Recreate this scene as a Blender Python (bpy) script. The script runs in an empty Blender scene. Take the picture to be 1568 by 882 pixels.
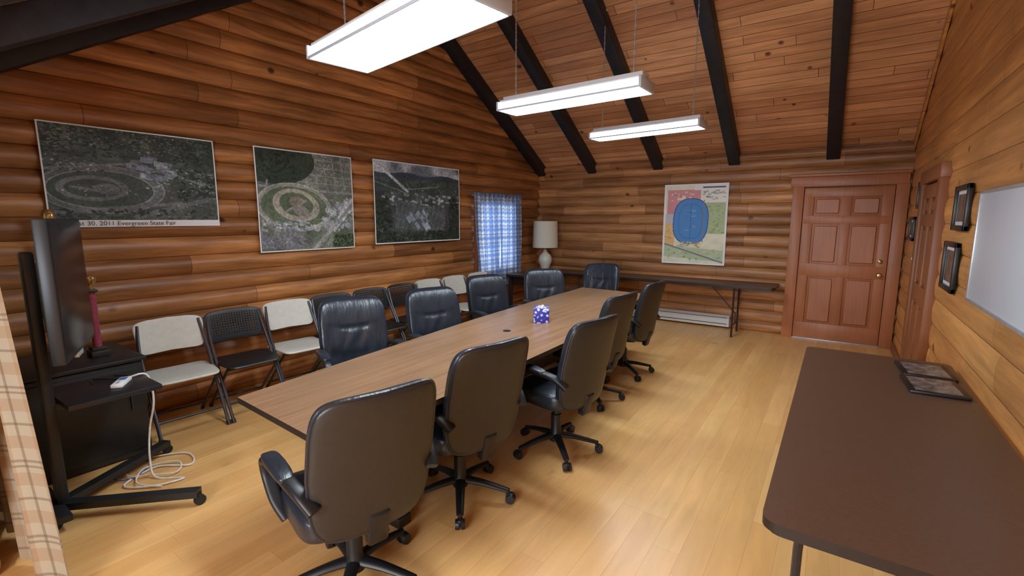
import bpy,bmesh,math,random
import numpy as np
from mathutils import Vector,Matrix,Euler
random.seed(7); rng=np.random.default_rng(5)
sc=bpy.context.scene
try:
    sc.view_settings.view_transform='Standard'; sc.view_settings.look='None'; sc.view_settings.exposure=0.0
except Exception as e: print(e)

def lin(c):
    c=c/255.0
    return c/12.92 if c<=0.04045 else ((c+0.055)/1.055)**2.4
def S(r,g,b,a=1): return (lin(r),lin(g),lin(b),a)

# ------------------------------------------------------------ materials
def newmat(name):
    m=bpy.data.materials.new(name); m.use_nodes=True
    nt=m.node_tree; b=nt.nodes['Principled BSDF']
    return m,nt,b
def nd(nt,t,**kw):
    n=nt.nodes.new(t)
    for k,v in kw.items(): setattr(n,k,v)
    return n
def setin(nt,sock,v):
    if isinstance(v,bpy.types.NodeSocket): nt.links.new(v,sock)
    else: sock.default_value=v
def mth(nt,op,a,b=0.0,c=None,clamp=False):
    n=nd(nt,'ShaderNodeMath',operation=op); n.use_clamp=clamp
    setin(nt,n.inputs[0],a); setin(nt,n.inputs[1],b)
    if c is not None: setin(nt,n.inputs[2],c)
    return n.outputs[0]
def comb(nt,x,y,z=0.0):
    n=nd(nt,'ShaderNodeCombineXYZ')
    for i,v in enumerate((x,y,z)): setin(nt,n.inputs[i],v)
    return n.outputs[0]
def mix(nt,f,a,b,mode='MIX'):
    n=nd(nt,'ShaderNodeMixRGB',blend_type=mode)
    setin(nt,n.inputs[0],f); setin(nt,n.inputs[1],a); setin(nt,n.inputs[2],b)
    return n.outputs[0]
def maprange(nt,v,a,b,c,d):
    n=nd(nt,'ShaderNodeMapRange'); n.clamp=True
    setin(nt,n.inputs[0],v)
    for i,x in enumerate((a,b,c,d)): n.inputs[i+1].default_value=x
    return n.outputs[0]
def noise(nt,vec,scale,detail=4,rough=.55):
    n=nd(nt,'ShaderNodeTexNoise'); setin(nt,n.inputs['Vector'],vec)
    n.inputs['Scale'].default_value=scale; n.inputs['Detail'].default_value=detail; n.inputs['Roughness'].default_value=rough
    return n.outputs['Fac']
def bumpn(nt,b,h,strength,dist=.01):
    n=nd(nt,'ShaderNodeBump'); n.inputs['Strength'].default_value=strength; n.inputs['Distance'].default_value=dist
    setin(nt,n.inputs['Height'],h); nt.links.new(n.outputs[0],b.inputs['Normal'])

def simple(name,col,rough=.5,metal=0,nscale=30,var=.12,bump=.0,spec=.5,coat=0,stretch=None,bdist=.005):
    m,nt,b=newmat(name)
    tc=nd(nt,'ShaderNodeTexCoord')
    vec=tc.outputs['Object']
    if stretch:
        mp=nd(nt,'ShaderNodeMapping'); nt.links.new(vec,mp.inputs[0]); mp.inputs['Scale'].default_value=stretch; vec=mp.outputs[0]
    f=noise(nt,vec,nscale,5)
    k=maprange(nt,f,.3,.7,1-var,1+var)
    c=mix(nt,1.0,col,comb(nt,k,k,k),'MULTIPLY')
    nt.links.new(c,b.inputs['Base Color'])
    b.inputs['Roughness'].default_value=rough; b.inputs['Metallic'].default_value=metal
    b.inputs['Specular IOR Level'].default_value=spec
    if coat: b.inputs['Coat Weight'].default_value=coat
    if bump: bumpn(nt,b,f,bump,bdist)
    return m

def wood(name,along,across,row,blen,c1,c2,mort,knots=1.0,grain=(1.6,34),rough=.45,bump=.25,msize=.002,spec=.5,kscale=3.6,gvar=(.72,1.16),big=.18,bias=0.0,streak=0.0):
    m,nt,b=newmat(name)
    tc=nd(nt,'ShaderNodeTexCoord'); sp=nd(nt,'ShaderNodeSeparateXYZ'); nt.links.new(tc.outputs['Object'],sp.inputs[0])
    A=sp.outputs['XYZ'.index(along)]; C=sp.outputs['XYZ'.index(across)]
    rid=mth(nt,'FLOOR',mth(nt,'DIVIDE',C,row))
    wn=nd(nt,'ShaderNodeTexWhiteNoise',noise_dimensions='1D'); nt.links.new(rid,wn.inputs['W'])
    A2=mth(nt,'ADD',A,mth(nt,'MULTIPLY',wn.outputs['Value'],blen*7.3))
    br=nd(nt,'ShaderNodeTexBrick'); br.offset=0.0; br.squash=1.0
    setin(nt,br.inputs['Vector'],comb(nt,A2,C,0))
    br.inputs['Scale'].default_value=1; br.inputs['Brick Width'].default_value=blen; br.inputs['Row Height'].default_value=row
    br.inputs['Mortar Size'].default_value=msize; br.inputs['Mortar Smooth'].default_value=.2; br.inputs['Bias'].default_value=bias
    br.inputs['Color1'].default_value=c1; br.inputs['Color2'].default_value=c2; br.inputs['Mortar'].default_value=mort
    w=noise(nt,comb(nt,mth(nt,'MULTIPLY',A2,1.3),mth(nt,'MULTIPLY',C,5),rid),1,2)
    g=noise(nt,comb(nt,mth(nt,'MULTIPLY',A2,grain[0]),mth(nt,'ADD',mth(nt,'MULTIPLY',C,grain[1]),mth(nt,'MULTIPLY',w,4.5)),mth(nt,'MULTIPLY',rid,3.7)),1,6,.65)
    k=maprange(nt,g,.28,.72,gvar[0],gvar[1])
    col=mix(nt,1.0,br.outputs['Color'],comb(nt,k,k,k),'MULTIPLY')
    if streak:
        g2=noise(nt,comb(nt,mth(nt,'MULTIPLY',A2,1.1),mth(nt,'MULTIPLY',C,11),mth(nt,'MULTIPLY',rid,9.1)),1,4,.6)
        k3=maprange(nt,g2,.32,.68,1-streak,1+streak)
        col=mix(nt,1.0,col,comb(nt,k3,mth(nt,'POWER',k3,1.1),mth(nt,'POWER',k3,1.2)),'MULTIPLY')
    bg=noise(nt,tc.outputs['Object'],.9,3)
    k2=maprange(nt,bg,.3,.7,1-big,1+big)
    col=mix(nt,1.0,col,comb(nt,k2,k2,k2),'MULTIPLY')
    if knots>0:
        vo=nd(nt,'ShaderNodeTexVoronoi'); vo.voronoi_dimensions='3D'
        setin(nt,vo.inputs['Vector'],comb(nt,mth(nt,'MULTIPLY',A2,.8),C,mth(nt,'MULTIPLY',rid,1.7)))
        vo.inputs['Scale'].default_value=kscale
        sc2=nd(nt,'ShaderNodeSeparateXYZ'); nt.links.new(vo.outputs['Color'],sc2.inputs[0])
        rad=mth(nt,'MULTIPLY',sc2.outputs[0],.12)
        kk=mth(nt,'DIVIDE',mth(nt,'SUBTRACT',mth(nt,'ADD',rad,.05),vo.outputs['Distance']),.06,clamp=True)
        sel=mth(nt,'GREATER_THAN',sc2.outputs[1],.3)
        kk=mth(nt,'MULTIPLY',mth(nt,'MULTIPLY',kk,sel),knots,clamp=True)
        col=mix(nt,kk,col,mort)
    nt.links.new(col,b.inputs['Base Color'])
    b.inputs['Roughness'].default_value=rough; b.inputs['Specular IOR Level'].default_value=spec
    bumpn(nt,b,g,bump,.004)
    return m

PITCH=.165
M_logL=wood('log_wall_stain','Y','Z',PITCH,2.3,S(196,132,76),S(144,92,50),S(42,25,14),rough=.4,knots=.88,gvar=(.55,1.28),streak=.34,grain=(1.4,30),bump=.6)
M_logF=wood('log_wall_far_stain','X','Z',.155,1.5,S(204,146,94),S(150,101,62),S(48,29,17),rough=.42,knots=.8,gvar=(.6,1.25),streak=.28,bump=.5)
M_brd=wood('board_wall_pine','Y','Z',.2,3.2,S(222,160,92),S(202,140,78),S(92,54,28),rough=.42,knots=.9,kscale=3.0,streak=.16)
M_ceil=wood('ceiling_pine','X','Y',.105,2.4,S(232,174,124),S(198,138,94),S(84,50,32),rough=.4,knots=.9,msize=.003,kscale=4.2,streak=.16)
M_floor=wood('floor_laminate','Y','X',.13,1.1,S(236,188,122),S(224,172,106),S(184,130,76),rough=.31,knots=.5,msize=.0007,gvar=(.88,1.06),bump=.02,big=.04,kscale=3.2,streak=.07,grain=(1.0,16))
M_tabtop=wood('table_walnut_laminate','Y','X',3.1,9,S(152,116,86),S(146,110,81),S(80,55,40),rough=.28,knots=0,gvar=(.6,1.2),grain=(1.2,60),bump=.03,msize=.0)
M_door=wood('door_fir','Z','X',.9,5,S(180,114,74),S(172,106,68),S(80,42,24),rough=.4,knots=0,gvar=(.82,1.12),grain=(1.5,50),msize=0,bump=.06)
M_trim=wood('trim_fir','Z','Y',.9,5,S(152,94,56),S(142,86,50),S(70,36,20),rough=.42,knots=0,gvar=(.8,1.12),grain=(1.5,50),msize=0,bump=.06)
M_brown=simple('brown_laminate',S(94,70,54),.38,nscale=90,var=.1)
M_darkedge=simple('dark_edge',S(40,32,28),.45)
M_beam=simple('beam_black_stain',S(30,32,40),.5,nscale=14,var=.35,bump=.4)
M_black=simple('black_plastic',S(26,28,31),.42,nscale=60)
M_steel=simple('grey_steel_tube',S(66,66,70),.35,metal=.6)
M_white=simple('white_paint',S(232,232,230),.45,var=.03)
M_cream=simple('folding_chair_plastic',S(206,203,192),.5,var=.05)
M_lampb=simple('ceramic_white',S(220,215,200),.3,var=.05)
M_shade=simple('lamp_shade_cloth',S(214,206,186),.8,var=.04,nscale=200)
M_leather=simple('black_leather',S(33,39,48),.34,nscale=6,var=.2,bump=1.0,spec=.6,stretch=(2.4,1,.7),bdist=.010)
M_shell=simple('chair_back_vinyl',S(46,43,41),.42,nscale=40,var=.12,bump=.05)
M_screen=simple('tv_screen_glass',S(12,16,24),.28,var=.05)
M_gold=simple('gold_metal',S(205,170,110),.3,metal=.9)
M_red=simple('red_glitter',S(140,58,76),.35,nscale=120,var=.5)
M_brass=simple('brass_knob',S(190,160,110),.25,metal=1)
M_alu=simple('aluminium_trim',S(190,190,192),.35,metal=.5)
M_wb=simple('whiteboard_face',S(214,220,228),.3,var=.02,nscale=2)
M_photo=simple('framed_photo_print',S(96,84,74),.25,nscale=24,var=.8)
M_pframe=simple('picture_frame_black',S(28,24,24),.35)
M_cover=simple('booklet_cover',S(104,100,100),.25,nscale=30,var=.9)
M_frost=simple('fixture_endcap',S(205,214,226),.4,var=.03)
M_cable=simple('white_cable',S(225,222,215),.5)

def emit(name,col,st):
    m,nt,b=newmat(name)
    tc=nd(nt,'ShaderNodeTexCoord'); f=noise(nt,tc.outputs['Object'],3,1)
    k=maprange(nt,f,.3,.7,st*.95,st*1.05)
    b.inputs['Base Color'].default_value=(.8,.8,.8,1)
    b.inputs['Emission Color'].default_value=col; nt.links.new(k,b.inputs['Emission Strength'])
    return m
M_lens=emit('fluorescent_lens',(.80,.91,1,1),36)
M_lens2=emit('fluorescent_lens_side',(.66,.78,1,1),9)
M_sky=emit('window_daylight',(.62,.8,1,1),2.1)

def plaid(name,base,s1,s2,nu,nv,transl=.4,wide=.35,thin=.8):
    m,nt,b=newmat(name)
    uv=nd(nt,'ShaderNodeUVMap'); sp=nd(nt,'ShaderNodeSeparateXYZ'); nt.links.new(uv.outputs[0],sp.inputs[0])
    def line(v,n,w,off=0):
        f=mth(nt,'FRACT',mth(nt,'ADD',mth(nt,'MULTIPLY',v,n),off))
        return mth(nt,'LESS_THAN',f,w)
    U,V=sp.outputs[0],sp.outputs[1]
    c=base
    c=mix(nt,mth(nt,'MULTIPLY',line(U,nu,.34),wide),c,s1)
    c=mix(nt,mth(nt,'MULTIPLY',line(V,nv,.34),wide),c,s1)
    c=mix(nt,mth(nt,'MULTIPLY',line(U,nu,.07,.35),thin),c,s2)
    c=mix(nt,mth(nt,'MULTIPLY',line(V,nv,.07,.35),thin),c,s2)
    c=mix(nt,mth(nt,'MULTIPLY',line(U,nu*.5,.03,.1),thin),c,s2)
    c=mix(nt,mth(nt,'MULTIPLY',line(V,nv*.5,.03,.1),thin),c,s2)
    nt.links.new(c,b.inputs['Base Color']); b.inputs['Roughness'].default_value=.85
    tr=nd(nt,'ShaderNodeBsdfTranslucent'); nt.links.new(c,tr.inputs[0])
    mx=nd(nt,'ShaderNodeMixShader'); mx.inputs[0].default_value=transl
    nt.links.new(b.outputs[0],mx.inputs[1]); nt.links.new(tr.outputs[0],mx.inputs[2])
    nt.links.new(mx.outputs[0],nt.nodes['Material Output'].inputs[0])
    return m
M_cur1=plaid('curtain_blue_plaid',S(226,228,230),S(110,140,196),S(46,70,136),5,11,.5,.7,.8)
M_cur2=plaid('curtain_brown_plaid',S(192,180,154),S(172,128,86),S(112,84,60),11,13,.12,.4,.5)

def perf():
    m,nt,b=newmat('black_perforated_plastic')
    tc=nd(nt,'ShaderNodeTexCoord'); sp=nd(nt,'ShaderNodeSeparateXYZ'); nt.links.new(tc.outputs['Object'],sp.inputs[0])
    s1=mth(nt,'SINE',mth(nt,'MULTIPLY',mth(nt,'ADD',sp.outputs[0],sp.outputs[2]),150))
    s2=mth(nt,'SINE',mth(nt,'MULTIPLY',mth(nt,'SUBTRACT',sp.outputs[0],sp.outputs[2]),150))
    h=mth(nt,'GREATER_THAN',mth(nt,'MULTIPLY',s1,s2),.2)
    ex=mth(nt,'LESS_THAN',mth(nt,'ABSOLUTE',sp.outputs[0]),.19); ez=mth(nt,'LESS_THAN',mth(nt,'ABSOLUTE',mth(nt,'SUBTRACT',sp.outputs[2],.735)),.09)
    h=mth(nt,'MULTIPLY',h,mth(nt,'MULTIPLY',ex,ez))
    b.inputs['Base Color'].default_value=S(30,31,34); b.inputs['Roughness'].default_value=.4
    tr=nd(nt,'ShaderNodeBsdfTransparent'); mx=nd(nt,'ShaderNodeMixShader')
    nt.links.new(h,mx.inputs[0]); nt.links.new(b.outputs[0],mx.inputs[1]); nt.links.new(tr.outputs[0],mx.inputs[2])
    nt.links.new(mx.outputs[0],nt.nodes['Material Output'].inputs[0])
    return m
M_perf=perf()
def printmat():
    m,nt,b=newmat('printed_paper')
    a=nd(nt,'ShaderNodeVertexColor'); a.layer_name='Col'
    nt.links.new(a.outputs[0],b.inputs['Base Color']); b.inputs['Roughness'].default_value=.5; b.inputs['Specular IOR Level'].default_value=.3
    return m
M_print=printmat()
def tissuemat():
    m,nt,b=newmat('tissue_box_print')
    tc=nd(nt,'ShaderNodeTexCoord'); v=nd(nt,'ShaderNodeTexVoronoi'); nt.links.new(tc.outputs['Object'],v.inputs['Vector']); v.inputs['Scale'].default_value=34
    r=nd(nt,'ShaderNodeValToRGB'); nt.links.new(v.outputs['Distance'],r.inputs[0])
    e=r.color_ramp.elements; e[0].color=S(215,215,240); e[0].position=.30; e[1].color=S(48,52,160); e[1].position=.42
    nt.links.new(r.outputs[0],b.inputs['Base Color']); return m
M_tissue=tissuemat()

# ------------------------------------------------------------ mesh builder
def catmull(pts,n=6):
    P=[Vector(p) for p in pts]; out=[]
    for i in range(len(P)-1):
        a=P[max(i-1,0)];b=P[i];c=P[i+1];d=P[min(i+2,len(P)-1)]
        for k in range(n):
            t=k/n
            out.append(.5*((2*b)+(-a+c)*t+(2*a-5*b+4*c-d)*t*t+(-a+3*b-3*c+d)*t**3))
    out.append(P[-1]); return out
class MB:
    def __init__(s): s.bm=bmesh.new(); s.mats=[]
    def mi(s,m):
        if m not in s.mats: s.mats.append(m)
        return s.mats.index(m)
    def add(s,t,mat,smooth=True,M=None):
        if mat is not None:
            i=s.mi(mat)
            for f in t.faces: f.material_index=i
        for f in t.faces: f.smooth=smooth
        if M is not None: t.transform(M)
        me=bpy.data.meshes.new('t'); t.to_mesh(me); s.bm.from_mesh(me); bpy.data.meshes.remove(me); t.free()
    def box(s,c,size,mat,bev=0,rot=None,seg=2,M=None):
        t=bmesh.new(); bmesh.ops.create_cube(t,size=1); t.transform(Matrix.Diagonal((*size,1)))
        if bev: bmesh.ops.bevel(t,geom=t.edges[:],offset=min(bev,min(size)*.45),segments=seg,affect='EDGES',profile=.5)
        X=Matrix.Translation(c)
        if rot: X=X@Euler(rot).to_matrix().to_4x4()
        if M is not None: X=M@X
        s.add(t,mat,True,X)
    def cyl(s,p0,p1,r0,mat,r1=None,n=16):
        r1=r0 if r1 is None else r1
        p0=Vector(p0);p1=Vector(p1);d=p1-p0
        t=bmesh.new(); bmesh.ops.create_cone(t,cap_ends=True,segments=n,radius1=r0,radius2=r1,depth=d.length)
        s.add(t,mat,True,Matrix.Translation((p0+p1)/2)@d.to_track_quat('Z','Y').to_matrix().to_4x4())
    def tube(s,pts,mat,r=.01,prof=None,up=(0,0,1),n=8,cap=True,scale=None):
        if prof is None: prof=[(r*math.cos(2*math.pi*i/n),r*math.sin(2*math.pi*i/n)) for i in range(n)]
        pts=[Vector(p) for p in pts]; t=bmesh.new(); rings=[]; up=Vector(up); last=None
        for i,p in enumerate(pts):
            tg=(pts[min(i+1,len(pts)-1)]-pts[max(i-1,0)]).normalized()
            sd=tg.cross(up)
            if sd.length<.05: sd=last if last is not None else tg.cross(Vector((1,0,.1)))
            sd.normalize()
            if last is not None and sd.dot(last)<0: sd=-sd
            last=sd; u2=sd.cross(tg).normalized(); k=scale[i] if scale else 1
            rings.append([t.verts.new(p+sd*a*k+u2*b*k) for a,b in prof])
        m=len(prof)
        for i in range(len(rings)-1):
            for j in range(m): t.faces.new((rings[i][j],rings[i][(j+1)%m],rings[i+1][(j+1)%m],rings[i+1][j]))
        if cap: t.faces.new(rings[0][::-1]); t.faces.new(rings[-1])
        bmesh.ops.recalc_face_normals(t,faces=t.faces[:])
        s.add(t,mat)
    def lathe(s,prof,c,mat,n=28,M=None):
        t=bmesh.new(); R=[]
        for r,z in prof: R.append([t.verts.new((r*math.cos(2*math.pi*i/n),r*math.sin(2*math.pi*i/n),z)) for i in range(n)])
        for a in range(len(R)-1):
            for j in range(n): t.faces.new((R[a][j],R[a][(j+1)%n],R[a+1][(j+1)%n],R[a+1][j]))
        bmesh.ops.remove_doubles(t,verts=t.verts[:],dist=1e-5)
        bmesh.ops.recalc_face_normals(t,faces=t.faces[:])
        s.add(t,mat,True,Matrix.Translation(c) if M is None else M)
    def sup(s,a,b,c,e1,e2,mat,deform=None,nu=48,nv=20,matfn=None):
        f=lambda v,e: math.copysign(abs(v)**e,v)
        t=bmesh.new(); R=[]
        for j in range(1,nv):
            ph=-math.pi/2+math.pi*j/nv
            R.append([])
            for i in range(nu):
                th=2*math.pi*i/nu
                R[-1].append([f(math.cos(ph),e1)*f(math.cos(th),e2),f(math.cos(ph),e1)*f(math.sin(th),e2),f(math.sin(ph),e1)])
        def mk(p):
            q=(p[0]*a,p[1]*b,p[2]*c)
            if deform: q=deform(p[0],p[1],p[2])
            return t.verts.new(q)
        rings=[]
        KK=(.1,.2,.3,.4,.5,.6,.7,.8,.9)
        for k in KK: rings.append([mk((R[0][i][0]*k,R[0][i][1]*k,-1+(R[0][i][2]+1)*k*k)) for i in range(nu)])
        rings+= [[mk(p) for p in r] for r in R]
        for k in KK[::-1]: rings.append([mk((R[-1][i][0]*k,R[-1][i][1]*k,1-(1-R[-1][i][2])*k*k)) for i in range(nu)])
        b0=mk((0,0,-1)); b1=mk((0,0,1))
        for r in range(len(rings)-1):
            for i in range(nu): t.faces.new((rings[r][i],rings[r][(i+1)%nu],rings[r+1][(i+1)%nu],rings[r+1][i]))
        for i in range(nu):
            t.faces.new((b0,rings[0][(i+1)%nu],rings[0][i])); t.faces.new((b1,rings[-1][i],rings[-1][(i+1)%nu]))
        bmesh.ops.recalc_face_normals(t,faces=t.faces[:])
        if matfn:
            t.faces.ensure_lookup_table()
            for f2 in t.faces: f2.material_index=s.mi(matfn(f2))
            s.add(t,None)
        else: s.add(t,mat)
    def prism(s,pts,z0,z1,mt,ms,ax=None):
        t=bmesh.new(); n=len(pts)
        a=[t.verts.new((x,y,z0)) for x,y in pts]; b=[t.verts.new((x,y,z1)) for x,y in pts]
        it,is_=s.mi(mt),s.mi(ms)
        f=t.faces.new(b); f.material_index=it
        f=t.faces.new(a[::-1]); f.material_index=is_
        for i in range(n):
            f=t.faces.new((a[i],a[(i+1)%n],b[(i+1)%n],b[i])); f.material_index=is_
        bmesh.ops.recalc_face_normals(t,faces=t.faces[:])
        s.add(t,None,False,ax)
    def grid(s,fn,nu,nv,mat,smooth=True):
        t=bmesh.new(); uvl=t.loops.layers.uv.new('UVMap')
        V=[[t.verts.new(fn(i/nu,j/nv)) for i in range(nu+1)] for j in range(nv+1)]
        for j in range(nv):
            for i in range(nu):
                f=t.faces.new((V[j][i],V[j][i+1],V[j+1][i+1],V[j+1][i]))
                for l,(a,b) in zip(f.loops,((i,j),(i+1,j),(i+1,j+1),(i,j+1))): l[uvl].uv=(a/nu,b/nv)
        s.add(t,mat,smooth)
    def obj(s,name,loc=(0,0,0),rz=0,ang=38,parent=None):
        me=bpy.data.meshes.new(name); s.bm.to_mesh(me); s.bm.free()
        for m in s.mats: me.materials.append(m)
        try: me.set_sharp_from_angle(angle=math.radians(ang))
        except Exception: pass
        o=bpy.data.objects.new(name,me); sc.collection.objects.link(o)
        o.location=loc; o.rotation_euler=(0,0,rz)
        if parent: o.parent=parent
        return o
def inst(o,name,loc,rz):
    c=bpy.data.objects.new(name,o.data); sc.collection.objects.link(c); c.location=loc; c.rotation_euler=(0,0,rz); return c
def roundpoly(pts,r,seg=5):
    out=[];n=len(pts)
    for i in range(n):
        p=Vector(pts[i]);a=(Vector(pts[i-1])-p).normalized();b=(Vector(pts[(i+1)%n])-p).normalized()
        p0=p+a*r;p1=p+b*r
        for k in range(seg+1):
            t=k/seg; q=p0*(1-t)**2+p*2*t*(1-t)+p1*t*t; out.append((q.x,q.y))
    return out

# ------------------------------------------------------------ room
XL,XR,YF,YN=-4.67,.68,7.61,.15
SL=.61; RY=4.0; RZ=4.74
def zc(y): return RZ-SL*abs(y-RY)
def logwall(name,org,dr,nrm,L,H,mat,p,bulge,clip=True,wob=.005):
    t=bmesh.new(); org=Vector(org);dr=Vector(dr);nrm=Vector(nrm); K=8
    ns=max(2,int(L/.15)); rows=int(math.ceil(H/p)); r=random.Random(name)
    for i in range(rows):
        cols=[]
        ph=r.random()*9; bu=bulge*r.uniform(.75,1.1)
        for a in range(ns+1):
            sx=L*a/ns; w=wob*math.sin(sx*1.7+ph)+wob*.7*math.sin(sx*4.1+ph*2)+wob*.35*math.sin(sx*9.3+ph*3)
            cols.append([t.verts.new(org+dr*sx+Vector((0,0,min(p*i+p*j/K,H)))+nrm*((bu+w)*max(0,1-abs(2*j/K-1)**2.6))) for j in range(K+1)])
        for a in range(ns):
            for j in range(K): t.faces.new((cols[a][j],cols[a+1][j],cols[a+1][j+1],cols[a][j+1]))
    if clip:
        for sg in (1,-1):
            bmesh.ops.bisect_plane(t,geom=t.verts[:]+t.edges[:]+t.faces[:],plane_co=(0,RY,RZ+.04),plane_no=(0,sg*SL,1),clear_outer=True)
    bmesh.ops.recalc_face_normals(t,faces=t.faces[:])
    b=MB(); b.add(t,mat,True)
    return b.obj(name,ang=50)
logwall('wall_left',(XL,YN,0),(0,1,0),(1,0,0),YF-YN,4.8,M_logL,PITCH,.048)
logwall('wall_right',(XR,YN,0),(0,1,0),(-1,0,0),YF-YN,4.8,M_brd,.2,.014,wob=.001)
logwall('wall_far',(XL,YF,0),(1,0,0),(0,-1,0),XR-XL,2.62,M_logF,.155,.045,clip=False)
logwall('wall_near',(XL,.25,0),(1,0,0),(0,1,0),1.60,2.46,M_logF,.155,.02,clip=False,wob=.001)
b=MB(); b.box((XL+.80,.195,1.22),(1.60,.09,2.44),M_trim); b.obj('wall_near_backing')
b=MB(); b.box((XL-.05,-.8,1.2),(.1,1.9,2.4),M_logL); b.obj('wall_left_entry')
b=MB(); b.box((XR+.05,-.8,1.2),(.1,1.9,2.4),M_brd); b.obj('wall_right_entry')
b=MB(); b.box(((XL+XR)/2,-1.75,1.2),(XR-XL,.1,2.4),M_logF); b.obj('wall_back')
b=MB(); b.box(((XL+XR)/2,(YF-1.75)/2,-.05),(XR-XL+.3,YF+1.85,.1),M_floor); b.obj('floor')
b=MB()
t=bmesh.new()
x0,x1=XL-.1,XR+.1
def qd(t,ps): t.faces.new([t.verts.new(p) for p in ps])
for (ya,yb) in ((RY,YF+.1),(YN,RY)):
    qd(t,[(x0,ya,zc(ya)),(x1,ya,zc(ya)),(x1,yb,zc(yb)),(x0,yb,zc(yb))])
    qd(t,[(x0,ya,zc(ya)+.08),(x1,ya,zc(ya)+.08),(x1,yb,zc(yb)+.08),(x0,yb,zc(yb)+.08)])
qd(t,[(x0,-1.8,zc(YN)),(x1,-1.8,zc(YN)),(x1,YN,zc(YN)),(x0,YN,zc(YN))])
b.add(t,M_ceil,False); b.obj('ceiling')
bx=[-4.56,-3.56,-2.43,-1.33,-.15]
for x in bx:
    b=MB()
    a=math.atan(SL)
    for sg,ye in ((1,YF-.03),(-1,YN+.16)):
        Ln=abs(ye-RY)/math.cos(a); ym=(ye+RY)/2
        zz=zc(ym)-.08/math.cos(a)
        b.box((x,ym,zz),(.15,Ln,.16),M_beam,.012,rot=(-sg*a,0,0))
    b.obj('ceiling_beam')
b=MB(); b.box(((XL+XR)/2,RY,RZ-.14),(XR-XL-.05,.12,.2),M_beam,.01); b.obj('ridge_beam')
b=MB(); b.tube([(XL+.05,YF-.05,2.50),(XR-.02,YF-.05,2.50)],M_logF,r=.055,n=14,up=(0,0,1)); b.obj('trim_1')
b=MB(); b.box((XR-.024,6.8,0.06),(.02,1.3,.1),M_trim,.004); b.obj('baseboard_right')
a=math.atan(SL)
b=MB()
for sg,ye in ((1,YF-.08),(-1,YN+.2)):
    Ln=abs(ye-RY)/math.cos(a); ym=(ye+RY)/2
    b.box((XR-.028,ym,zc(ym)-.06),(.025,Ln,.09),M_brd,.004,rot=(-sg*a,0,0))
b.obj('trim_4')

# ------------------------------------------------------------ doors
def sixpanel(b,w,h,M,mat):
    b.box((0,.012,h/2),(w,.02,h),mat,.002,M=M)
    st=.115; mid=.10; rails=[(0,.22),(.86,.17),(1.56,.11),(h-.12,.12)]
    for x in (-w/2+st/2,w/2-st/2): b.box((x,-.01,h/2),(st,.024,h),mat,.004,M=M)
    b.box((0,-.01,h/2),(mid,.0235,h),mat,.004,M=M)
    for z,hh in rails: b.box((0,-.0102,z+hh/2),(w-.02,.0238,hh),mat,.004,M=M)
    pw=(w-2*st-mid)/2
    for sx in (-1,1):
        for k in range(3):
            za=rails[k][0]+rails[k][1]; zb=rails[k+1][0]
            b.box((sx*(mid/2+pw/2),-.004,(za+zb)/2),(pw-.05,.022,zb-za-.05),mat,.011,seg=1,M=M)
b=MB(); M=Matrix.Translation((.045,YF-.075,0.01))
sixpanel(b,.95,2.03,M,M_door)
b.lathe([(0,-.0),(.012,0),(.012,.03),(.028,.04),(.03,.055),(.02,.068),(0,.07)],(0,0,0),M_brass,M=Matrix.Translation((.45,YF-.095,.93))@Matrix.Rotation(math.pi/2,4,'X'))
b.lathe([(0,-.0),(.028,0),(.028,.012),(.01,.02),(0,.02)],(0,0,0),M_brass,M=Matrix.Translation((.45,YF-.095,1.1))@Matrix.Rotation(math.pi/2,4,'X'))
b.obj('door_1')
b=MB()
b.box((-.50,YF-.085,1.03),(.13,.075,2.06),M_door,.006)
b.box((.59,YF-.085,1.03),(.13,.075,2.06),M_door,.006)
b.box((.025,YF-.09,2.12),(1.24,.09,.13),M_door,.006)
b.box((.02,YF-.10,2.205),(1.28,.13,.04),M_door,.01)
b.box((.045,YF-.08,.008),(.96,.10,.016),M_alu,.003)
b.obj('trim_2')
Mr=Matrix.Translation((XR-.03,5.57,.01))@Matrix.Rotation(math.radians(-90),4,'Z')
b=MB(); sixpanel(b,.86,1.93,Mr,M_trim); b.obj('door_2')
b=MB()
for y in (5.07,6.07): b.box((XR-.03,y,.99),(.075,.12,1.98),M_trim,.006)
b.box((XR-.03,5.57,2.02),(.085,1.16,.12),M_trim,.006); b.obj('trim_3')

# ------------------------------------------------------------ windows
def window(name,M,w,h):
    b=MB()
    b.box((0,0,0),(w,.012,h),M_sky,M=M)
    for x in (-w/2,w/2): b.box((x,-.01,0),(.07,.05,h+.14),M_trim,.005,M=M)
    for z in (-h/2,h/2): b.box((0,-.01,z),(w+.14,.05,.07),M_trim,.005,M=M)
    b.box((0,-.012,0),(.03,.03,h),M_white,.004,M=M); b.box((0,-.012,0),(w,.03,.03),M_white,.004,M=M)
    return b.obj(name)
window('window_1',Matrix.Translation((XL+.062,6.18,1.35))@Matrix.Rotation(math.radians(90),4,'Z'),1.0,1.1)
window('added_back_window',Matrix.Translation((-.9,-1.69,1.45))@Matrix.Rotation(math.radians(180),4,'Z'),1.6,1.1)  # unseen window added behind the camera, to go with the daylight fill
window('window_3',Matrix.Translation((-3.9,.285,1.45))@Matrix.Rotation(math.radians(180),4,'Z'),.7,1.1)
b=MB()
b.cyl((XL+.14,5.5,1.985),(XL+.14,6.86,1.985),.009,M_alu)
def curt(y0,y1,fl):
    def fn(u,v):
        z=2.02-v*1.47
        ymid=(y0+y1)/2; pin=1-.12*math.exp(-((v-.72)/.2)**2)*fl
        y=ymid+(y0+(y1-y0)*u-ymid)*pin+(.08*fl*(v**2) if fl>0 else 0)
        x=XL+.14+.026*math.sin(u*math.pi*12+.8*math.sin(v*4))*(.6+.5*v)+.010*math.sin(u*31)
        return (x,y,z+.012*math.cos(u*math.pi*24)*(1-v))
    return fn
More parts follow.
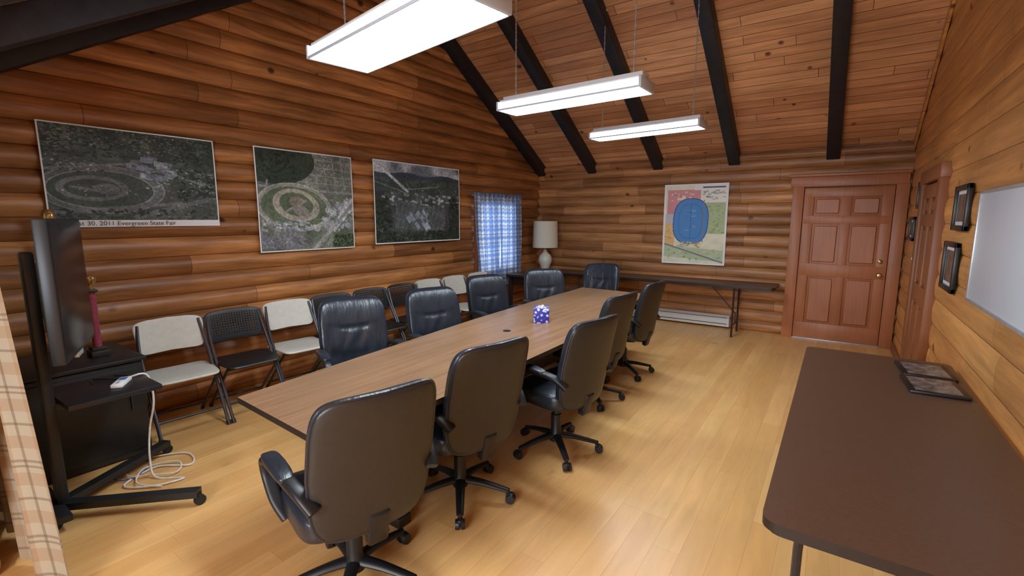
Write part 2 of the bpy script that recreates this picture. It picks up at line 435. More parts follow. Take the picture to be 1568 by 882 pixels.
b.grid(curt(5.55,6.19,1),72,24,M_cur1); b.grid(curt(6.19,6.82,.2),72,24,M_cur1)
for i in range(12): b.box((XL+.14,5.58+i*.11,2.0),(.03,.035,.06),M_cur1,.004)
b.obj('curtain')
b=MB()
def fn(u,v):
    z=2.12-v*2.09
    xr=-2.59-.42*z; xl=-4.2
    xx=xr+(xl-xr)*u+.015*math.sin(u*math.pi*20)
    y=.374+.036*math.sin(u*math.pi*10+1.2+.35*math.sin(v*4))+.01*math.sin(u*math.pi*5+1)
    return (xx,y,z)
b.grid(fn,180,36,M_cur2); b.cyl((-4.3,.37,2.1),(-3.3,.37,2.1),.012,M_black)
b.obj('curtain')

# ------------------------------------------------------------ fluorescent fixtures
def fixture(x,y,z,rz,W):
    b=MB()
    L=1.22; h=W/2
    prof=[(-h+.006,.0),(h-.006,.0),(h-.012,.06),(-h+.012,.06)]
    t=bmesh.new()
    A=[t.verts.new((-L/2,a,c)) for a,c in prof]; B=[t.verts.new((L/2,a,c)) for a,c in prof]
    i0,i1=b.mi(M_lens),b.mi(M_lens2)
    for i in range(4):
        f=t.faces.new((A[i],A[(i+1)%4],B[(i+1)%4],B[i])); f.material_index=i0 if i==0 else i1
    bmesh.ops.recalc_face_normals(t,faces=t.faces[:])
    b.add(t,None,False)
    for sx in (-1,1): b.box((sx*(L/2+.010),0,.034),(.02,W+.012,.074),M_frost,.004)
    b.box((0,0,.072),(L,W-.03,.022),M_white,.004)
    b.box((0,0,.10),(L,min(.14,W*.5),.04),M_white,.006)
    for sy in (-1,1): b.box((0,sy*(h+.001),.003),(L,.008,.014),M_frost,.002)
    cr=math.cos(rz);sr=math.sin(rz)
    for sx in (-1,1):
        wx=x+sx*.52*cr; wy=y+sx*.52*sr
        top=zc(wy)-z-.01
        b.cyl((sx*.52,0,.11),(sx*.52,0,top),.0035,M_alu,n=6)
        k=0; zz=.12
        while zz<top-.02:
            b.box((sx*.52,0,zz),(.012 if k%2 else .004,.004 if k%2 else .012,.022),M_alu)
            zz+=.03;k+=1
        b.cyl((sx*.52,0,top-.015),(sx*.52,0,top),.02,M_white)
    b.obj('fluorescent_light_fixture',(x,y,z),rz)
fixture(-1.94,1.77,2.545,math.radians(-8.6),.37)
fixture(-1.82,3.42,2.535,math.radians(-2),.25)
fixture(-1.85,5.22,2.555,math.radians(-5),.23)

# ------------------------------------------------------------ painted prints
def up(a,h,w):
    y=np.linspace(0,a.shape[0]-1,h);x=np.linspace(0,a.shape[1]-1,w)
    t=np.array([np.interp(x,np.arange(a.shape[1]),r) for r in a])
    return np.array([np.interp(y,np.arange(a.shape[0]),t[:,i]) for i in range(w)]).T
def nz(h,w,c): return up(rng.random((max(2,c),max(2,int(c*w/h)))),h,w)
class Pic:
    def __init__(s,h,w,col):
        s.h,s.w=h,w; s.a=np.ones((h,w,3))*np.array(col)/255.
        s.Y,s.X=np.mgrid[0:h,0:w]; s.Y=s.Y/h; s.X=s.X/w; s.asp=w/h
    def blend(s,m,col,al=1):
        m=(m*al)[...,None]; s.a=s.a*(1-m)+np.array(col)/255.*m
    def rect(s,cx,cy,w,h,ang,col,al=1):
        dx=(s.X-cx)*s.asp; dy=s.Y-cy; c,n=math.cos(ang),math.sin(ang)
        m=(abs(dx*c+dy*n)<w/2)&(abs(-dx*n+dy*c)<h/2); s.blend(m.astype(float),col,al)
    def ell(s,cx,cy,rx,ry,ang,col,al=1,th=None,e=2):
        dx=(s.X-cx)*s.asp; dy=s.Y-cy; c,n=math.cos(ang),math.sin(ang)
        d=(np.abs((dx*c+dy*n)/rx)**e+np.abs((-dx*n+dy*c)/ry)**e)**(1/e)
        m=(d<1) if th is None else (abs(d-1)<th); s.blend(m.astype(float),col,al)
    def line(s,x0,y0,x1,y1,w,col,al=1):
        ax,bx_=x0*s.asp,x1*s.asp; L=math.hypot(bx_-ax,y1-y0)
        s.rect((x0+x1)/2,(y0+y1)/2,L,w,math.atan2(y1-y0,bx_-ax),col,al)
    def noisy(s,c,amt): s.a*=(1+amt*(nz(s.h,s.w,c)-.5)*2)[...,None]
    def aerial(s,des,tint,k):
        s.noisy(s.h//2,.14); s.noisy(s.h//5,.16); s.noisy(12,.14)
        g=s.a.mean(axis=2,keepdims=True); s.a=(s.a*(1-des)+g*des*np.array(tint))*k
    def roofs(s,n,x0,x1,y0,y1,sz,cols,ang=0,j=.2,al=.85):
        for _ in range(n):
            s.rect(random.uniform(x0,x1),random.uniform(y0,y1),sz*random.uniform(.5,1.7),sz*random.uniform(.35,.8),ang+random.uniform(-j,j),random.choice(cols),al)
    def border(s,k=2,col=(235,235,235)):
        c=np.array(col)/255.; s.a[:k]=c;s.a[-k:]=c;s.a[:,:k]=c;s.a[:,-k:]=c
def printobj(name,pic,o,du,dv,nrm,off=.004):
    h,w=pic.h,pic.w
    a=np.clip(pic.a,0,1); l=np.where(a<=.04045,a/12.92,((a+.055)/1.055)**2.4)
    o=np.array(o,float);du=np.array(du,float);dv=np.array(dv,float);nrm=np.array(nrm,float)
    J,I=np.mgrid[0:h,0:w]
    wav=.004*np.sin(I/w*9+1)+.003*np.sin(J/h*5)
    P=o+(I/(w-1))[...,None]*du+(1-J/(h-1))[...,None]*dv+wav[...,None]*nrm
    me=bpy.data.meshes.new(name)
    V=P.reshape(-1,3)
    idx=(J*w+I)[:-1,:-1].ravel()
    F=np.stack([idx,idx+w,idx+w+1,idx+1],1)
    me.vertices.add(len(V)); me.vertices.foreach_set('co',V.ravel())
    me.loops.add(F.size); me.loops.foreach_set('vertex_index',F.ravel())
    me.polygons.add(len(F)); me.polygons.foreach_set('loop_start',np.arange(0,F.size,4)); me.polygons.foreach_set('loop_total',np.full(len(F),4))
    me.polygons.foreach_set('use_smooth',np.ones(len(F),bool))
    me.update(calc_edges=True); me.validate()
    ca=me.color_attributes.new('Col','FLOAT_COLOR','POINT')
    rgba=np.ones((h*w,4)); rgba[:,:3]=l.reshape(-1,3); ca.data.foreach_set('color',rgba.ravel())
    me.materials.append(M_print)
    ob=bpy.data.objects.new(name,me); sc.collection.objects.link(ob); return ob
trees=[(34,48,34),(46,62,42),(30,40,32),(54,68,46)]
greys=[(120,126,134),(146,150,155),(96,100,104),(164,166,166),(82,88,90)]
p=Pic(280,430,(66,76,64)); p.noisy(8,.3)
p.roofs(500,0,1,.0,.3,.025,trees,.1); p.roofs(240,0,.75,.0,.24,.014,[(140,130,118),(116,110,104),(150,146,140),(106,92,84)],.1)
p.roofs(200,0,1,.0,.3,.03,trees,0,1,.8)
p.rect(.5,.62,1.7,.56,.06,(72,80,70),.85)
p.ell(.30,.62,.52,.24,0,(94,98,98)); p.ell(.30,.62,.52,.24,0,(146,150,150),.7,.015); p.ell(.29,.62,.44,.19,0,(62,76,60)); p.ell(.29,.62,.44,.19,0,(150,152,148),.7,.018)
p.ell(.24,.61,.29,.125,0,(98,102,102)); p.ell(.24,.61,.23,.09,0,(58,70,56)); p.ell(.31,.61,.11,.055,0,(92,98,96)); p.line(.12,.6,.42,.66,.025,(92,96,96))
p.roofs(40,.08,.48,.57,.68,.014,[(160,165,170),(110,64,56),(64,74,108)],0,.3)
p.line(.0,.86,.75,.74,.035,(102,106,106)); p.line(0,.44,.5,.33,.022,(110,113,112)); p.line(.45,.33,1,.56,.025,(108,112,112)); p.line(.45,.9,1,.66,.05,(94,98,98))
p.roofs(26,.42,.74,.27,.48,.08,[(124,138,160),(156,164,176),(102,114,134),(92,102,112)],.12,.05)
p.roofs(110,.5,.98,.36,.62,.024,greys,.2,.1); p.roofs(170,.5,1,.60,.9,.010,greys+[(64,68,66)],.3,.1); p.roofs(160,.72,1,.2,.7,.035,trees,0,1)
p.roofs(70,.0,1,.82,.93,.04,trees,0,1); p.roofs(90,0,.3,.3,.46,.02,trees+greys,0,.3)
p.aerial(.35,(.98,1.0,1.03),1.06); p.a[int(.93*p.h):]=.9; p.border(4)
w1=printobj('aerial_photo_poster',p,(XL+.068,.895,1.577),(0,1.125,0),(0,0,.738),(1,0,0))
tx=bpy.data.curves.new('caption','FONT'); tx.body='August 30, 2011 Evergreen State Fair'; tx.size=.048
to=bpy.data.objects.new('caption',tx); sc.collection.objects.link(to); to.location=(XL+.079,.95,1.589); to.rotation_euler=(math.pi/2,0,math.pi/2)
tm=simple('caption_ink',S(40,40,45),.6); tx.materials.append(tm); to.parent=w1
p=Pic(320,340,(112,120,102)); p.noisy(7,.2)
p.roofs(520,.4,1,.0,.36,.014,[(146,146,142),(166,162,154),(124,124,120),(92,110,82),(130,114,108)],.1)
for k in range(7): p.line(.36+k*.1,0,.40+k*.1,.38,.008,(150,150,148))
for k in range(4): p.line(.38,.06+k*.08,1,.08+k*.08,.007,(150,150,148))
p.ell(.18,.1,.42,.24,0,(52,66,46)); p.roofs(200,0,.38,0,.3,.03,trees,0,1)
p.line(0,.36,1,.40,.022,(150,150,150)); p.line(.1,.3,.0,.95,.018,(146,146,144))
p.ell(.36,.56,.40,.24,.1,(150,148,138)); p.ell(.36,.56,.35,.205,.1,(98,116,80)); p.ell(.36,.56,.39,.235,.1,(184,180,168),.8,.018)
p.ell(.37,.54,.25,.16,.2,(176,166,144)); p.ell(.37,.53,.18,.115,.2,(98,118,82)); p.ell(.37,.5,.08,.05,0,(150,134,112)); p.ell(.42,.6,.10,.055,.5,(158,150,134)); p.line(.26,.6,.47,.49,.022,(160,152,136))
p.roofs(60,.04,.62,.69,.8,.038,[(170,172,178),(140,148,160),(186,188,190),(106,116,138)],.2,.06)
p.roofs(44,.64,1,.48,.8,.07,[(186,190,196),(206,208,212),(154,160,168)],.5,.04); p.roofs(90,.6,1,.45,.85,.014,greys,.5,.05)
p.line(.52,1,1,.50,.038,(156,154,148)); p.line(.58,1,1.02,.56,.012,(110,108,104)); p.rect(.88,.93,.3,.2,.1,(88,112,68)); p.roofs(110,.74,1,.84,1,.022,trees,0,1)
p.rect(.2,.9,.5,.13,0,(124,126,132)); p.roofs(300,.02,.46,.84,.97,.009,greys+[(140,64,64),(56,70,120)],0,.05)
p.aerial(.30,(.98,1.0,1.02),1.0); p.border(4)
printobj('aerial_photo_poster',p,(XL+.068,2.365,1.31),(0,1.09,0),(0,0,1.01),(1,0,0))
p=Pic(260,400,(70,80,72)); p.noisy(8,.25)
p.blend((p.Y<.17).astype(float),(104,116,130)); m=np.clip((nz(p.h,p.w,7)-.4)*4,0,1)*(p.Y<.16); p.blend(m,(190,198,208),.8)
p.blend((abs(p.Y-.17-.015*np.sin(p.X*14))<.035).astype(float),(54,66,78),.95)
p.blend(((p.Y>.2)&(p.Y<.36)).astype(float),(66,82,72),.85); p.roofs(180,.2,1,.2,.36,.018,[(104,114,110),(126,132,130)]+trees,0)
for q in range(12):
    t0=q/12; p.line(-.02+t0*.34,.02+t0*.26+.06*t0*t0,.05+t0*.34,.07+t0*.26+.06*t0*t0,.030,(190,194,196),.75)
p.line(.33,.33,.7,.27,.014,(160,166,168),.6); p.line(.0,.25,.35,.38,.012,(160,164,166),.5)
p.roofs(90,.08,.98,.38,.54,.045,[(156,168,184),(132,144,162),(184,190,198),(86,98,96)],.1,.05)
p.rect(.5,.68,.9,.34,.12,(92,99,101)); p.roofs(420,.18,.87,.52,.85,.010,greys+[(54,58,60)],.5,.05)
for k in range(12): p.line(.17+k*.06,.86,.28+k*.06,.52,.008,(58,68,60))
p.roofs(12,.36,.58,.58,.8,.085,[(164,176,194),(140,152,170)],.9,.03)
p.roofs(260,.85,1,.4,1,.035,trees,0,1); p.roofs(420,0,1,.86,1,.035,trees,0,1); p.roofs(180,0,.16,.45,1,.04,trees,0,1)
p.aerial(.4,(.97,1.0,1.03),1.02); p.border(4)
printobj('aerial_photo_poster',p,(XL+.068,3.75,1.33),(0,1.55,0),(0,0,1.01),(1,0,0))
p=Pic(340,260,(230,226,200)); p.noisy(30,.04)
p.rect(.32,.15,.40,.16,0,(218,150,156)); p.rect(.16,.3,.16,.14,0,(214,146,150)); p.rect(.28,.17,.10,.05,0,(235,225,196)); p.roofs(24,.12,.5,.1,.24,.025,[(200,116,124),(234,212,190)],0,.03)
p.rect(.78,.14,.3,.2,0,(238,236,222)); p.roofs(30,.62,.95,.08,.2,.03,[(130,130,130),(160,160,166)],0,.05,.5)
p.rect(.80,.42,.26,.38,0,(176,192,146)); p.roofs(60,.68,.95,.26,.6,.025,[(138,160,116),(190,202,160)],0,1)
p.rect(.11,.62,.12,.32,0,(226,186,126)); p.rect(.1,.43,.1,.12,0,(194,194,200)); p.roofs(14,.05,.18,.5,.76,.03,[(208,156,100),(238,208,140)],0,.03)
p.ell(.44,.46,.215,.285,.04,(60,84,140),1,None,2.6); p.ell(.44,.46,.205,.275,.04,(84,140,204),1,None,2.6); p.ell(.44,.46,.145,.215,.04,(64,112,176),.6,.03,2.6)
p.roofs(24,.36,.51,.32,.6,.032,[(78,130,192),(112,168,214),(96,146,198)],0,.1); p.line(.44,.25,.44,.68,.008,(60,100,160))
p.roofs(40,.2,.62,.72,.78,.025,[(214,130,110),(230,190,110),(120,170,220),(150,184,120)],0,.1)
p.rect(.5,.86,.78,.14,.07,(184,202,160)); p.roofs(36,.08,.92,.8,.94,.03,[(130,164,120),(208,208,198),(204,170,140)],0,.3); p.line(0,.74,1,.97,.018,(130,130,136)); p.line(.64,.2,.64,.72,.01,(140,132,128))
p.border(8,(238,238,236)); p.rect(.8,.05,.5,.055,0,(238,238,236)); p.rect(.78,.045,.26,.018,0,(50,60,90),.85)
printobj('site_map_poster',p,(-2.31,YF-.055,.94),(.93,0,0),(0,0,1.22),(0,-1,0))

# ------------------------------------------------------------ office chair
def office_chair():
    b=MB()
    for k in range(5):
        a=2*math.pi*k/5+.3; c,s_=math.cos(a),math.sin(a)
        pts=catmull([(.03*c,.03*s_,.115),(.14*c,.14*s_,.105),(.29*c,.29*s_,.075)],5)
        b.tube(pts,M_black,prof=[(.028*math.cos(q),.018*math.sin(q)) for q in [2*math.pi*i/10 for i in range(10)]],scale=[1.15-.45*i/(len(pts)-1) for i in range(len(pts))])
        b.cyl((.29*c,.29*s_,.04),(.29*c,.29*s_,.085),.011,M_black)
        q=Vector((-s_,c,0)); ce=Vector((.305*c,.305*s_,.030))
        for sg in (-1,1): b.cyl(ce+q*sg*.008,ce+q*sg*.026,.029,M_black,r1=.026,n=18)
        b.box((.30*c,.30*s_,.045),(.045,.03,.03),M_black,.008,rot=(0,0,a))
    b.lathe([(0,.07),(.045,.075),(.05,.12),(.036,.14),(.036,.27),(.025,.275),(.025,.40),(0,.40)],(0,0,0),M_black,n=20)
    b.box((0,-.02,.395),(.2,.26,.05),M_black,.012)
    b.cyl((.08,.02,.39),(.25,.04,.385),.006,M_black)
    def ds(x,y,z):
        X=x*.265*(1-.04*y); Y=.02+y*.255; Z=.455+z*.06+.02*max(0,abs(x))**3*(z>0)
        if y>.55: Z-=.05*(y-.55)**1.2
        if z>0: Z+=.006*math.cos(x*5)*math.cos(y*6)
        return (X,Y,Z)
    b.sup(1,1,1,.45,.35,M_leather,ds)
    def db(x,y,z):
        w=.258-.014*max(0,y)**2-.035*max(0,-y)**2
        Z=.712+y*.300
        Y=-.235-.055*(y+1)-.02*(y+.1)**2
        Y+=.045*x*x
        th=.054
        if z>0:
            puff=1+.32*math.cos(min(1,abs(x))*1.5)
            wv=y+.05*math.cos(x*2.2)
            grv=.20*math.exp(-((wv-.32)/.07)**2)+.14*math.exp(-((wv+.38)/.07)**2)
            Y+=z*th*(puff-grv)
            Y+=.0036*math.sin(x*13+3*math.sin(y*3))*math.exp(-((y+.02)/.3)**2)*z*(1-x*x)
        else: Y+=z*th*.62
        return (x*w,Y,Z)
    b.sup(1,1,1,.42,.28,None,db,nu=96,nv=24,matfn=lambda f:(M_shell if f.normal.y<-.6 else M_leather))
    f=lambda v,e: math.copysign(abs(v)**e,v)
    ring=[]
    for i in range(73):
        th=2*math.pi*i/72
        q=db(f(math.cos(th),.28),f(math.sin(th),.28),-.25); c=Vector((0,-.3,.712)); v=Vector(q); v=c+(v-c)*1.004; ring.append(v)
    b.tube(ring,M_leather,r=.008,n=6,up=(0,1,0),cap=False)
    b.box((0,-.255,.42),(.09,.05,.16),M_black,.015,rot=(.25,0,0))
    b.box((0,-.17,.385),(.09,.2,.02),M_black,.006)
    pr=[(.027*f(math.cos(q),.6),.018*f(math.sin(q),.6)) for q in [2*math.pi*i/14 for i in range(14)]]
    for sx in (-1,1):
        P=catmull([(sx*.245,-.275,.59),(sx*.275,-.20,.645),(sx*.292,-.05,.662),(sx*.295,.10,.655),(sx*.293,.17,.625),(sx*.288,.165,.56),(sx*.28,.10,.48),(sx*.255,.04,.415)],6)
        b.tube(P,M_black,prof=[(v,u) for u,v in pr],up=(1,0,0))
        b.sup(1,1,1,.5,.5,M_leather,lambda x,y,z,sx=sx:(sx*.292+x*.034,.005+y*.14,.678-.01*y*y+z*.017),nu=24,nv=10)
    return b
def face(fx,fy): return math.atan2(-fx,fy)
chairs=[(-1.68,1.18,-.97,.24),(-1.73,1.96,-.97,.22),(-1.55,2.79,-.985,.17),(-1.78,3.80,-.99,.12),(-1.80,4.70,-1,.05),
        (-2.86,2.18,.92,-.38),(-2.68,2.93,.95,-.30),(-2.89,3.99,.95,-.3),(-2.75,4.80,.75,-.66),(-2.68,5.80,.05,-1)]
oc=office_chair().obj('office_chair',(chairs[0][0],chairs[0][1],0),face(*chairs[0][2:]),ang=45)
for i,c in enumerate(chairs[1:]):
    inst(oc,'office_chair',(c[0],c[1],0),face(c[2],c[3]))

# ------------------------------------------------------------ folding chairs
def fchair(pm,backm):
    b=MB()
    for sx in (-1,1):
        P=catmull([(sx*.225,.25,.012),(sx*.225,.02,.42),(sx*.222,-.10,.64),(sx*.205,-.175,.82)],5); b.tube(P,M_steel,r=.0125,n=8,up=(1,0,0))
        b.tube([(sx*.205,-.27,.012),(sx*.205,.17,.425)],M_steel,r=.0115,n=8,up=(1,0,0))
        b.cyl((sx*.225,.255,0),(sx*.225,.235,.03),.016,M_black); b.cyl((sx*.205,-.275,0),(sx*.205,-.255,.03),.016,M_black)
    b.cyl((-.205,-.2,.078),(.205,-.2,.078),.009,M_steel); b.cyl((-.225,.18,.135),(.225,.18,.135),.009,M_steel); b.cyl((-.205,.15,.41),(.205,.15,.41),.009,M_steel)
    def ds(x,y,z):
        return (x*(.226-.012*y),.03+y*.215,.445+z*.016-.012*(1-x*x)*(1-y*y)-(.02*(y-.6) if y>.6 else 0))
    b.sup(1,1,1,.5,.28,pm,ds,nu=40,nv=10)
    def db(x,y,z):
        return (x*(.23+.01*y),-.145-.03*y-.035*(1-x*x)+z*.011,.715+y*.13+.012*(1-x*x))
    b.sup(1,1,1,.5,.30,backm,db,nu=40,nv=10)
    return b
fw=None;fb=None
for y,k in ((1.45,'w'),(1.93,'b'),(2.44,'w'),(2.92,'b'),(3.42,'b'),(3.90,'b'),(4.38,'w'),(4.86,'w'),(5.38,'w')):
    rz=face(1,random.uniform(-.12,.02)); loc=(-4.17+random.uniform(-.03,.03),y,0)
    if k=='w':
        if fw: inst(fw,'folding_chair',loc,rz)
        else: fw=fchair(M_cream,M_cream).obj('folding_chair',loc,rz)
    else:
        if fb: inst(fb,'folding_chair',loc,rz)
        else: fb=fchair(M_black,M_perf).obj('folding_chair',loc,rz)

# ------------------------------------------------------------ tables
b=MB()
pts=[(-2.42,1.07),(-1.60,1.02),(-1.56,1.9),(-1.57,3.2),(-1.66,4.4),(-1.86,5.46),(-2.70,5.52),(-2.68,4.4),(-2.62,3.2),(-2.52,2.1)]
b.prism(pts,.722,.752,M_tabtop,M_darkedge)
for y in (1.58,4.30):
    b.box((-2.1,y,.365),(.5,.05,.70),M_darkedge,.006); b.box((-2.1,y,.03),(.62,.09,.06),M_darkedge,.01)
b.box((-2.12,2.95,.45),(.03,2.66,.3),M_darkedge,.004)
b.cyl((-2.12,2.99,.7525),(-2.12,2.99,.755),.032,M_black,n=24)
b.obj('conference_table')
def foldtable(name,x0,x1,y0,y1,h,legx=None,top=M_brown,alongx=False):
    b=MB(); b.prism(roundpoly([(x0,y0),(x1,y0),(x1,y1),(x0,y1)],.06),h-.03,h,top,M_darkedge)
    b.prism(roundpoly([(x0+.015,y0+.015),(x1-.015,y0+.015),(x1-.015,y1-.015),(x0+.015,y1-.015)],.05),h-.045,h-.03,M_darkedge,M_darkedge)
    if alongx:
        for lx in (x0+.45,x1-.5):
            for yy in (y0+.06,y1-.08): b.tube([(lx,yy,h-.04),(lx,yy,.12),(lx+.0,yy,.0)],M_steel,r=.0135,up=(1,0,0))
            b.cyl((lx,y0+.06,.16),(lx,y1-.08,.16),.011,M_steel); b.cyl((lx,y0+.06,h-.06),(lx,y1-.08,h-.06),.011,M_steel)
            b.cyl((lx,(y0+y1)/2,.30),(lx-.35 if lx>(x0+x1)/2 else lx+.35,(y0+y1)/2,h-.05),.008,M_steel)
            b.cyl((lx,(y0+y1)/2,.16),(lx,(y0+y1)/2,.32),.008,M_steel)
    else:
        for ly,xa in ((y0+.25,.10),(y1-.3,.08)):
            for s2 in (-1,1):
                xx=x0+xa if s2<0 else x1-xa
                b.tube(catmull([(xx+(-s2)*.05,ly,h-.05),(xx,ly,h-.14),(xx,ly,.12),(xx,ly,0)],5),M_steel,r=.0145,up=(0,1,0))
            b.cyl((x0+.08,ly,.16),(x1-.08,ly,.16),.011,M_steel); b.cyl((x0+.12,ly,h-.055),(x1-.12,ly,h-.055),.013,M_steel)
            s=1 if ly<(y0+y1)/2 else -1
            b.cyl(((x0+x1)/2,ly,.16),((x0+x1)/2,ly,.36),.008,M_steel); b.cyl(((x0+x1)/2,ly,.36),((x0+x1)/2,ly+s*.4,h-.05),.008,M_steel)
    return b.obj(name)
foldtable('folding_table',-.125,.635,1.50,3.88,.74)
foldtable('folding_table',-3.95,-.63,6.95,7.50,.74,alongx=True)
b=MB()
b.prism(roundpoly([(-4.48,6.25),(-4.05,6.25),(-3.97,6.5),(-3.97,7.52),(-4.48,7.52)],.08),.70,.735,M_brown,M_darkedge)
for p_ in ((-4.42,6.35),(-4.08,6.4),(-4.42,7.4),(-4.05,7.4)): b.box((p_[0],p_[1],.35),(.05,.05,.70),M_darkedge,.006)
b.box((-4.25,6.37,.62),(.36,.02,.12),M_darkedge,.003)
b.obj('corner_desk')

# ------------------------------------------------------------ lamp
b=MB()
b.lathe([(0,0),(.085,0),(.09,.02),(.07,.03),(.085,.07),(.115,.14),(.12,.2),(.10,.26),(.055,.30),(.035,.33),(.03,.36),(0,.36)],(0,0,0),M_lampb)
b.cyl((0,0,.35),(0,0,.62),.006,M_brass)
b.lathe([(.225,.40),(.21,.86),(.206,.86),(.221,.40),(.225,.40)],(0,0,0),M_shade,n=40)
b.cyl((-.2,0,.80),(.2,0,.80),.003,M_brass); b.lathe([(0,.62),(.03,.65),(.032,.69),(0,.72)],(0,0,0),M_white,n=16)
b.obj('table_lamp',(-4.28,7.22,.735))

b=MB(); b.box((0,0,.064),(.13,.13,.128),M_tissue,.003)
b.lathe([(.04,.1285),(.041,.1295),(0,.1295)],(0,0,0),M_white,n=20)
b.grid(lambda u,v:((u-.5)*.05+.008*math.sin(v*7),.012*math.sin(u*9+v*3),.128+.022*v*(1-.5*abs(u-.5))),10,8,M_white)
b.obj('tissue_box',(-2.07,3.44,.752),.5)

b=MB()
b.prism([(0,0),(.06,0),(.07,.03),(.07,.13),(.035,.17),(0,.17)],0,1.5,M_white,M_white,ax=Matrix.Translation((-2.75,YF-.045,.03))@Matrix(((0,0,1,0),(-1,0,0,0),(0,1,0,0),(0,0,0,1))))
b.box((-2.0,YF-.112,.075),(1.44,.02,.008),M_darkedge); b.box((-2.0,YF-.107,.165),(1.44,.02,.006),M_darkedge)
b.obj('baseboard_heater')

xr=XR-.016
b=MB()
b.box((xr-.008,3.16,1.48),(.012,1.24,.60),M_wb,.002)
for y in (2.535,3.785): b.box((xr-.01,y,1.48),(.02,.018,.63),M_alu,.003)
for z in (1.172,1.788): b.box((xr-.01,3.16,z),(.02,1.26,.018),M_alu,.003)
b.obj('whiteboard')
def frame(y0,y1,z0,z1):
    b=MB(); yc,zz=(y0+y1)/2,(z0+z1)/2; w=.035
    b.box((xr-.006,yc,zz),(.008,y1-y0-.02,z1-z0-.02),M_white); b.box((xr-.011,yc,zz),(.004,y1-y0-.13,z1-z0-.12),M_photo)
    for y in (y0+w/2,y1-w/2): b.box((xr-.014,y,zz),(.028,w,z1-z0),M_pframe,.005)
    for z in (z0+w/2,z1-w/2): b.box((xr-.014,yc,z),(.028,y1-y0,w),M_pframe,.005)
    b.obj('picture_frame')
frame(4.08,4.50,1.56,1.86); frame(4.22,4.66,1.14,1.48); frame(6.2,6.58,1.74,2.02); frame(6.6,6.98,1.40,1.66)
b=MB(); b.box((xr-.004,6.5,1.22),(.008,.09,.13),M_white,.003); b.box((xr-.012,6.5,1.22),(.014,.012,.026),M_white,.002); b.obj('light_switch')
for y0 in (3.12,3.445):
    b=MB(); b.box((0,0,.008),(.24,.30,.016),M_pframe,.003); b.box((0,0,.0165),(.19,.25,.002),M_cover); b.obj('framed_photo',(.48,y0+.15,.74),math.radians(4))

# ------------------------------------------------------------ AV corner
b=MB()
b.box((-4.20,.80,.34),(.62,.66,.66),M_black,.008); b.box((-4.20,.80,.69),(.66,.70,.025),M_black,.006)
b.box((-3.885,.80,.35),(.02,.60,.58),M_black,.004); b.cyl((-3.87,1.04,.35),(-3.87,1.04,.45),.006,M_steel)
for y in (.54,1.06):
    for x in (-4.45,-3.94): b.cyl((x,y,0),(x,y,.03),.025,M_black)
b.obj('media_cabinet')
b=MB()
post=(-3.42,.56)
b.box((post[0],post[1],.76),(.07,.05,1.42),M_black,.01)
b.box((post[0],post[1]+.06,1.25),(.35,.03,.30),M_black,.006)
for e in ((-2.92,1.04),(-3.78,1.18)):
    b.tube([(post[0],post[1]-.02,.075),(e[0],e[1],.075)],M_black,prof=[(-.03,-.02),(.03,-.02),(.03,.02),(-.03,.02)])
    b.cyl((e[0],e[1],.04),(e[0],e[1],.07),.012,M_black)
    b.cyl((e[0]-.012,e[1],.03),(e[0]+.012,e[1],.03),.03,M_black,n=18)
for e in ((-3.3,.50),(-3.6,.52)):
    b.cyl((e[0]-.012,e[1],.03),(e[0]+.012,e[1],.03),.03,M_black,n=18); b.cyl((e[0],e[1],.03),(e[0],e[1],.07),.012,M_black)
b.box((-3.44,.53,.075),(.45,.06,.04),M_black,.008)
b.box((-3.46,.81,.655),(.46,.42,.03),M_black,.006); b.box((-3.44,.60,.63),(.08,.12,.04),M_black,.006)
b.obj('tv_stand')
a=math.atan2(.24,-.58)
b=MB()
b.box((0,0,0),(.70,.055,.72),M_black,.008); b.box((0,-.0285,.005),(.67,.004,.68),M_screen,.001); b.box((0,.04,0),(.45,.04,.4),M_black,.012)
b.box((0,-.012,-.375),(.12,.02,.03),M_alu,.003)
o=b.obj('television',(-3.42,.70,1.28),a)
b=MB(); b.box((0,0,.012),(.06,.16,.024),M_white,.008); b.box((0,.03,.025),(.035,.05,.003),simple('remote_display',S(60,110,170),.3)); 
for i in range(3): b.cyl((0,-.03-.015*i,.024),(0,-.03-.015*i,.028),.005,M_alu,n=8)
b.obj('remote_control',(-3.42,.88,.67),1.0)
b=MB(); b.tube(catmull([(-3.62,.9,.677),(-3.55,.95,.679),(-3.5,.9,.677),(-3.58,.85,.679),(-3.64,.8,.677),(-3.55,.78,.679)],6),M_black,r=.004,n=6); b.obj('black_cord')
b=MB()
b.tube(catmull([(-3.52,.95,.675),(-3.50,1.03,.67),(-3.50,1.05,.50),(-3.56,1.03,.30),(-3.52,1.0,.12),(-3.45,1.0,.012),(-3.3,1.1,.01),(-3.35,.95,.01),(-3.5,.85,.01),(-3.6,1.05,.01),(-3.45,1.2,.01),(-3.65,1.25,.01),(-3.8,1.05,.01)],8),M_cable,r=.006,n=8)
b.tube(catmull([(-3.85,.95,.01),(-3.6,.9,.018),(-3.5,.98,.02),(-3.4,1.1,.02),(-3.55,1.16,.02),(-3.62,1.0,.02),(-3.45,.9,.02),(-3.3,.98,.01)],8),M_cable,r=.005,n=8)
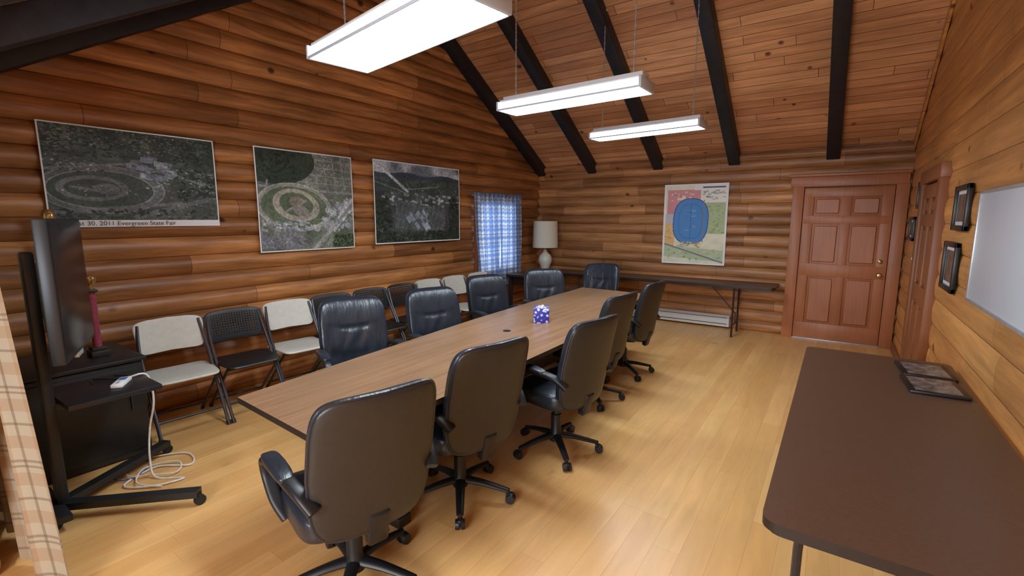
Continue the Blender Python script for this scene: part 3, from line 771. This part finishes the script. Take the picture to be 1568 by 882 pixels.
b.tube(catmull([(-3.85,1.0,.01),(-3.7,1.05,.012),(-3.55,.92,.014),(-3.62,.84,.012),(-3.75,.9,.012)],8),simple('blue_cable',S(60,80,150),.5),r=.004,n=8)
b.obj('power_cable')
def trophy(x,y,z,h,col):
    b=MB(); b.box((0,0,.02),(.12,.10,.04),M_darkedge,.005); b.box((0,0,.05),(.09,.08,.03),M_darkedge,.004)
    b.cyl((0,0,.06),(0,0,h*.80),.024,col,n=20); b.box((0,0,h*.81),(.08,.06,.02),M_darkedge,.004)
    b.lathe([(0,h*.82),(.024,h*.83),(.010,h*.85),(.010,h*.87),(.03,h*.90),(.038,h*.95),(.034,h*.98),(.02,h),(0,h)],(0,0,0),M_gold,n=20)
    for s in (-1,1): b.tube(catmull([(s*.034,0,h*.97),(s*.058,0,h*.97),(s*.058,0,h*.92),(s*.028,0,h*.89)],5),M_gold,r=.004,n=6,up=(0,1,0))
    b.obj('trophy',(x,y,z))
trophy(-4.15,.965,.7025,.56,M_red); trophy(-4.42,.86,.7025,1.0,M_red)

# ------------------------------------------------------------ lights
def area(name,loc,rot,sx,sy,e,col):
    l=bpy.data.lights.new(name,'AREA'); l.shape='RECTANGLE'; l.size=sx; l.size_y=sy; l.energy=e; l.color=col
    o=bpy.data.objects.new(name,l); sc.collection.objects.link(o); o.location=loc; o.rotation_euler=rot; return o
area('added_daylight_fill',(-.9,-1.6,1.45),(math.radians(-90),0,math.radians(180)),1.6,1.1,105,(.82,.91,1))  # added lamp: soft daylight fill from behind the camera, evens out the room
w=bpy.data.worlds.new('world'); sc.world=w; w.use_nodes=True
bg=w.node_tree.nodes['Background']; bg.inputs[0].default_value=(.7,.85,1,1); bg.inputs[1].default_value=.5

# ------------------------------------------------------------ camera
cd=bpy.data.cameras.new('camera'); cd.sensor_width=36; cd.lens=36*720/1568; cd.clip_start=.02
co=bpy.data.objects.new('camera',cd); sc.collection.objects.link(co)
co.location=(0,0,1.64); co.rotation_euler=(math.radians(90-8.4),0,math.radians(34.7))
sc.camera=co
